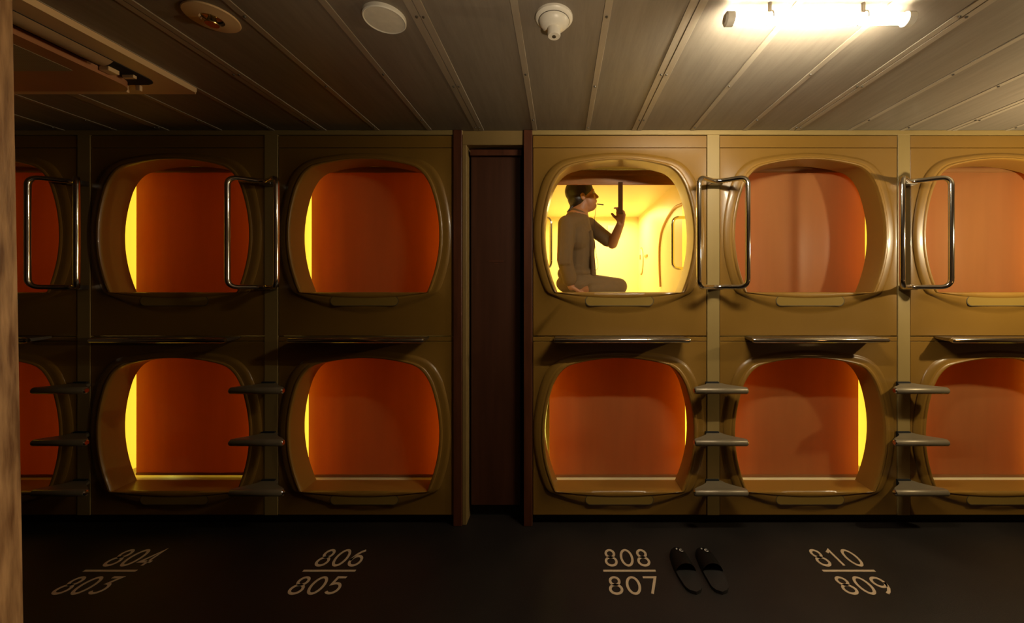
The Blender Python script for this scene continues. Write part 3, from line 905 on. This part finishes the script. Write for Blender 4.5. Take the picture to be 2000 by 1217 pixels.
# ------------------------------------------------------------------ person
def capsule_mesh(bm, p0, p1, r0, r1, n=18, rings=7):
    """tapered rounded limb"""
    p0 = Vector(p0); p1 = Vector(p1); d = (p1 - p0).normalized()
    a = d.orthogonal().normalized(); b = d.cross(a)
    prof = []
    for k in range(rings + 1):
        t = -PI / 2 + PI / 2 * k / rings; prof.append((p0 + d * (r0 * math.sin(t)), r0 * math.cos(t)))
    for k in range(rings + 1):
        t = PI / 2 * k / rings; prof.append((p1 + d * (r1 * math.sin(t)), r1 * math.cos(t)))
    prev = None
    for i, (c, r) in enumerate(prof):
        if r < 1e-5: cur = [bm.verts.new(c)]
        else: cur = [bm.verts.new(c + (a * math.cos(2 * PI * k / n) + b * math.sin(2 * PI * k / n)) * r) for k in range(n)]
        if prev is not None:
            for k in range(n):
                j = (k + 1) % n
                if len(prev) == 1 and len(cur) > 1: bm.faces.new((prev[0], cur[k], cur[j]))
                elif len(cur) == 1 and len(prev) > 1: bm.faces.new((prev[j], prev[k], cur[0]))
                elif len(cur) > 1: bm.faces.new((prev[k], cur[k], cur[j], prev[j]))
        prev = cur
def ellipsoid(bm, c, r, rot=None, n=20):
    mtx = Matrix.Translation(Vector(c)) @ (rot.to_4x4() if rot else Matrix.Identity(4)) @ Matrix.Diagonal((*r, 1))
    bmesh.ops.create_uvsphere(bm, u_segments=n, v_segments=n // 2 + 2, radius=1.0, matrix=mtx)
def blend(name, bm, m, parent, vox, smooth_it=4, sub=False):
    o = mesh_obj(name, bm, m, parent, True)
    rm = o.modifiers.new('remesh', 'REMESH'); rm.mode = 'VOXEL'; rm.voxel_size = vox; rm.use_smooth_shade = True
    sm = o.modifiers.new('smooth', 'SMOOTH'); sm.factor = .5; sm.iterations = smooth_it
    return o

pelvis = at(1122, 545, .56); pelvis.z = MZ + .115
chest = at(1127, 474, .55)
neckb = at(1128, 425, .55)
head = at(1139, 383, .55)
sh_n = at(1107, 438, .40); el_n = at(1103, 507, .37); wr_n = at(1116, 560, .40)   # near arm, straight down
sh_f = at(1150, 440, .68); el_f = at(1196, 476, .58); wr_f = at(1212, 437, .40)   # far arm, raised
kn_n = at(1208, 556, .50); kn_n.z = MZ + .062; an_n = Vector((pelvis.x + .10, .40, MZ + .042))
hip_n = Vector((pelvis.x + .02, .46, MZ + .085)); hip_f = Vector((pelvis.x + .02, .66, MZ + .085))
kn_f = Vector((pelvis.x + .30, .78, MZ + .062)); an_f = Vector((pelvis.x + .14, .56, MZ + .042))
person = empty('person', (0, 0, 0)); tag(person, 'person in a beige top sitting in the lit capsule, hand raised to the blind strap', 'person')
# body: one continuous surface
bm = bmesh.new()
hr = Matrix.Rotation(math.radians(-14), 3, 'Y')       # face turned to +x and tipped up
def H(x, y, z): return head + hr @ Vector((x, y, z))
ellipsoid(bm, H(-.012, 0, .028), (.098, .076, .092), hr, 26)         # skull
ellipsoid(bm, H(.030, 0, -.045), (.060, .054, .070), hr, 22)         # face
ellipsoid(bm, H(.050, 0, -.092), (.032, .032, .024), hr)             # chin
capsule_mesh(bm, H(.004, 0, -.090), H(.042, 0, -.096), .040, .030)   # jaw
ellipsoid(bm, H(.076, 0, .022), (.016, .046, .014), hr)              # brow
capsule_mesh(bm, H(.083, 0, .004), H(.101, 0, -.032), .009, .0125)   # nose
for s in (-1, 1):
    ellipsoid(bm, H(.093, s * .009, -.036), (.009, .009, .007), hr)
    ellipsoid(bm, H(.052, s * .036, -.030), (.030, .022, .024), hr)  # cheek
    ellipsoid(bm, H(-.012, s * .076, -.018), (.018, .010, .030), hr) # ear
ellipsoid(bm, H(.083, 0, -.058), (.011, .022, .006), hr)             # lips
ellipsoid(bm, H(.081, 0, -.068), (.010, .019, .006), hr)
capsule_mesh(bm, H(-.018, 0, -.055), neckb + Vector((.0, 0, -.02)), .056, .062)
capsule_mesh(bm, neckb, chest, .085, .12); capsule_mesh(bm, chest, pelvis, .12, .12)
for sh, s in ((sh_n, -1), (sh_f, 1)): capsule_mesh(bm, neckb + Vector((0, s * .04, -.03)), sh, .05, .048)
capsule_mesh(bm, sh_n, el_n, .046, .038); capsule_mesh(bm, el_n, wr_n, .038, .027)
capsule_mesh(bm, sh_f, el_f, .046, .036); capsule_mesh(bm, el_f, wr_f, .040, .028)
for hp, kn, an, s in ((hip_n, kn_n, an_n, -1), (hip_f, kn_f, an_f, 1)):
    capsule_mesh(bm, hp, kn, .075, .054); capsule_mesh(bm, kn + Vector((0, 0, -.008)), an, .050, .034)
    capsule_mesh(bm, an, an + Vector((-.09, -.03 * s, -.008)), .033, .024)
def hand(bm, wr, d, nrm, side, grip):
    """palm and five separate fingers: d along the fingers, nrm out of the palm, side towards the thumb"""
    d = d.normalized(); nrm = (nrm - d * nrm.dot(d)).normalized(); sd = d.cross(nrm).normalized() * side
    pc = wr + d * .05
    for t in (-1.5, -.5, .5, 1.5):
        capsule_mesh(bm, wr + sd * t * .010 + d * .006, wr + d * .088 + sd * t * .019, .014, .0115)
    lens = {1.5: .068, .5: .078, -.5: .073, -1.5: .056}
    for t, L in lens.items():
        base = wr + d * .090 + sd * t * .0195
        c = grip * (1 + .08 * t); dd = d.copy(); p = base; r = .0088 if abs(t) < 1 else .0082
        for k, f_ in enumerate((.45, .32, .23)):
            ang = c * (k + .6)
            dd = (d * math.cos(ang) + nrm * math.sin(ang)).normalized()
            q = p + dd * L * f_
            capsule_mesh(bm, p, q, r, r * .93, 12, 5); p = q; r *= .93
    tb = wr + d * .030 + sd * .030
    t1 = tb + (d * .65 + sd * .7 + nrm * .35).normalized() * .034; t2 = t1 + (d * .9 + sd * .2 + nrm * .5).normalized() * .028
    capsule_mesh(bm, wr + d * .018 + sd * .014, tb, .016, .013); capsule_mesh(bm, tb, t1, .0125, .0105, 12, 5); capsule_mesh(bm, t1, t2, .0102, .0088, 12, 5)
strap_p = at(1212, 410, .17)
hand(bm, wr_f, (at(1213, 408, .31) - wr_f), Vector((-.35, -.75, .3)), -1, .42)
hand(bm, wr_n, Vector((.55, .1, -.35)), Vector((-.2, 0, -1)), 1, .12)
for v in bm.verts: v.co.z = max(v.co.z, MZ + .004)
body = blend('body', bm, M['skin'], person, .0042, 3)
# eyes
for s in (-1, 1):
    bm = bmesh.new(); ellipsoid(bm, H(.077, s * .030, .002), (.0105, .0115, .0095), hr, 16)
    mesh_obj('eye', bm, M['mark'], person, True)
    bm = bmesh.new(); ellipsoid(bm, H(.0855, s * .031, .003), (.0035, .005, .005), hr, 12)
    mesh_obj('iris', bm, M['hair'], person, True)
# hair: cap over the skull with a tied tuft at the nape
bm = bmesh.new()
ellipsoid(bm, H(-.022, 0, .044), (.108, .088, .098), hr, 28)
ellipsoid(bm, H(-.050, 0, -.012), (.072, .078, .070), hr, 24)
ellipsoid(bm, H(.040, 0, .085), (.052, .066, .036), hr, 20)
capsule_mesh(bm, H(-.085, 0, -.050), H(-.100, 0, -.078), .030, .026)
capsule_mesh(bm, H(-.105, 0, -.075), H(-.140, 0, -.092), .020, .010)
for k in range(16):
    a = random.uniform(-1, 1)
    capsule_mesh(bm, H(-.09, a * .03, -.05), H(-.125 - random.random() * .03, a * .05, -.085 - random.random() * .03), .008, .003, 8, 3)
blend('hair', bm, M['hair'], person, .005, 2)
# top with three quarter sleeves
bm = bmesh.new()
nb = neckb + Vector((0, 0, -.022))
capsule_mesh(bm, nb + Vector((-.005, 0, -.01)), chest, .098, .135); 
ellipsoid(bm, chest + Vector((-.005, .0, .02)), (.118, .165, .14)); 
capsule_mesh(bm, chest + Vector((.01, 0, -.02)), pelvis + Vector((.015, 0, .06)), .128, .128)
ellipsoid(bm, pelvis + Vector((.01, 0, .045)), (.140, .165, .085))
for sh, s in ((sh_n, -1), (sh_f, 1)):
    capsule_mesh(bm, nb + Vector((0, s * .05, -.02)), sh, .062, .064)
capsule_mesh(bm, sh_n, el_n, .064, .056); capsule_mesh(bm, el_n, el_n.lerp(wr_n, .72), .056, .052)
capsule_mesh(bm, sh_f, sh_f.lerp(el_f, .80), .062, .054)
for k in range(7):   # soft folds
    y = -.10 + k * .034
    capsule_mesh(bm, chest + Vector((.10, y, .07)), pelvis + Vector((.135, y * 1.15, .03)), .012, .020)
for k in range(4):
    capsule_mesh(bm, sh_n + Vector((.02 - .02 * k, -.045, -.01)), el_n + Vector((.03 - .022 * k, -.045, -.03)), .008, .012)
blend('shirt', bm, M['shirt'], person, .0055, 3)
bm = bmesh.new()
tube(bm, [nb + Vector((.008 + .062 * math.cos(a), .070 * math.sin(a), .058 - .022 * math.cos(a))) for a in [2 * PI * k / 32 for k in range(32)]], .009, 10, closed=True)
mesh_obj('collar', bm, M['shirt'], person, True)
# trousers
bm = bmesh.new()
ellipsoid(bm, pelvis + Vector((-.005, 0, -.03)), (.135, .165, .085))
for hp, kn, an in ((hip_n, kn_n, an_n), (hip_f, kn_f, an_f)):
    capsule_mesh(bm, hp, kn, .084, .064); capsule_mesh(bm, kn + Vector((0, 0, -.006)), kn.lerp(an, .93), .058, .046)
for v in bm.verts: v.co.z = max(v.co.z, MZ + .004)
blend('trousers', bm, M['trousers'], person, .0055, 3)
# earphone cable with a small inline piece
bm = bmesh.new()
c0 = H(.02, -.078, -.02); c1 = at(1163, 412, .50); c2 = at(1161, 432, .46); c3 = at(1166, 470, .40); c4 = at(1168, 515, .40); c5 = at(1164, 528, .42)
pts = [at(1165, 399, .50), c1, c2, at(1160, 450, .43), at(1163, 490, .40), c4, at(1168, 524, .40), c5, at(1160, 526, .43)]
tube(bm, fillet(pts, .05, 5), .0016, 6)
mesh_obj('earphone_cable', bm, M['cable'], person, True)
bm = bmesh.new(); capsule_mesh(bm, at(1167, 398.5, .50), at(1178, 400, .50), .0045, .0045, 10, 4)
mesh_obj('mouthpiece', bm, M['cable'], person, True)
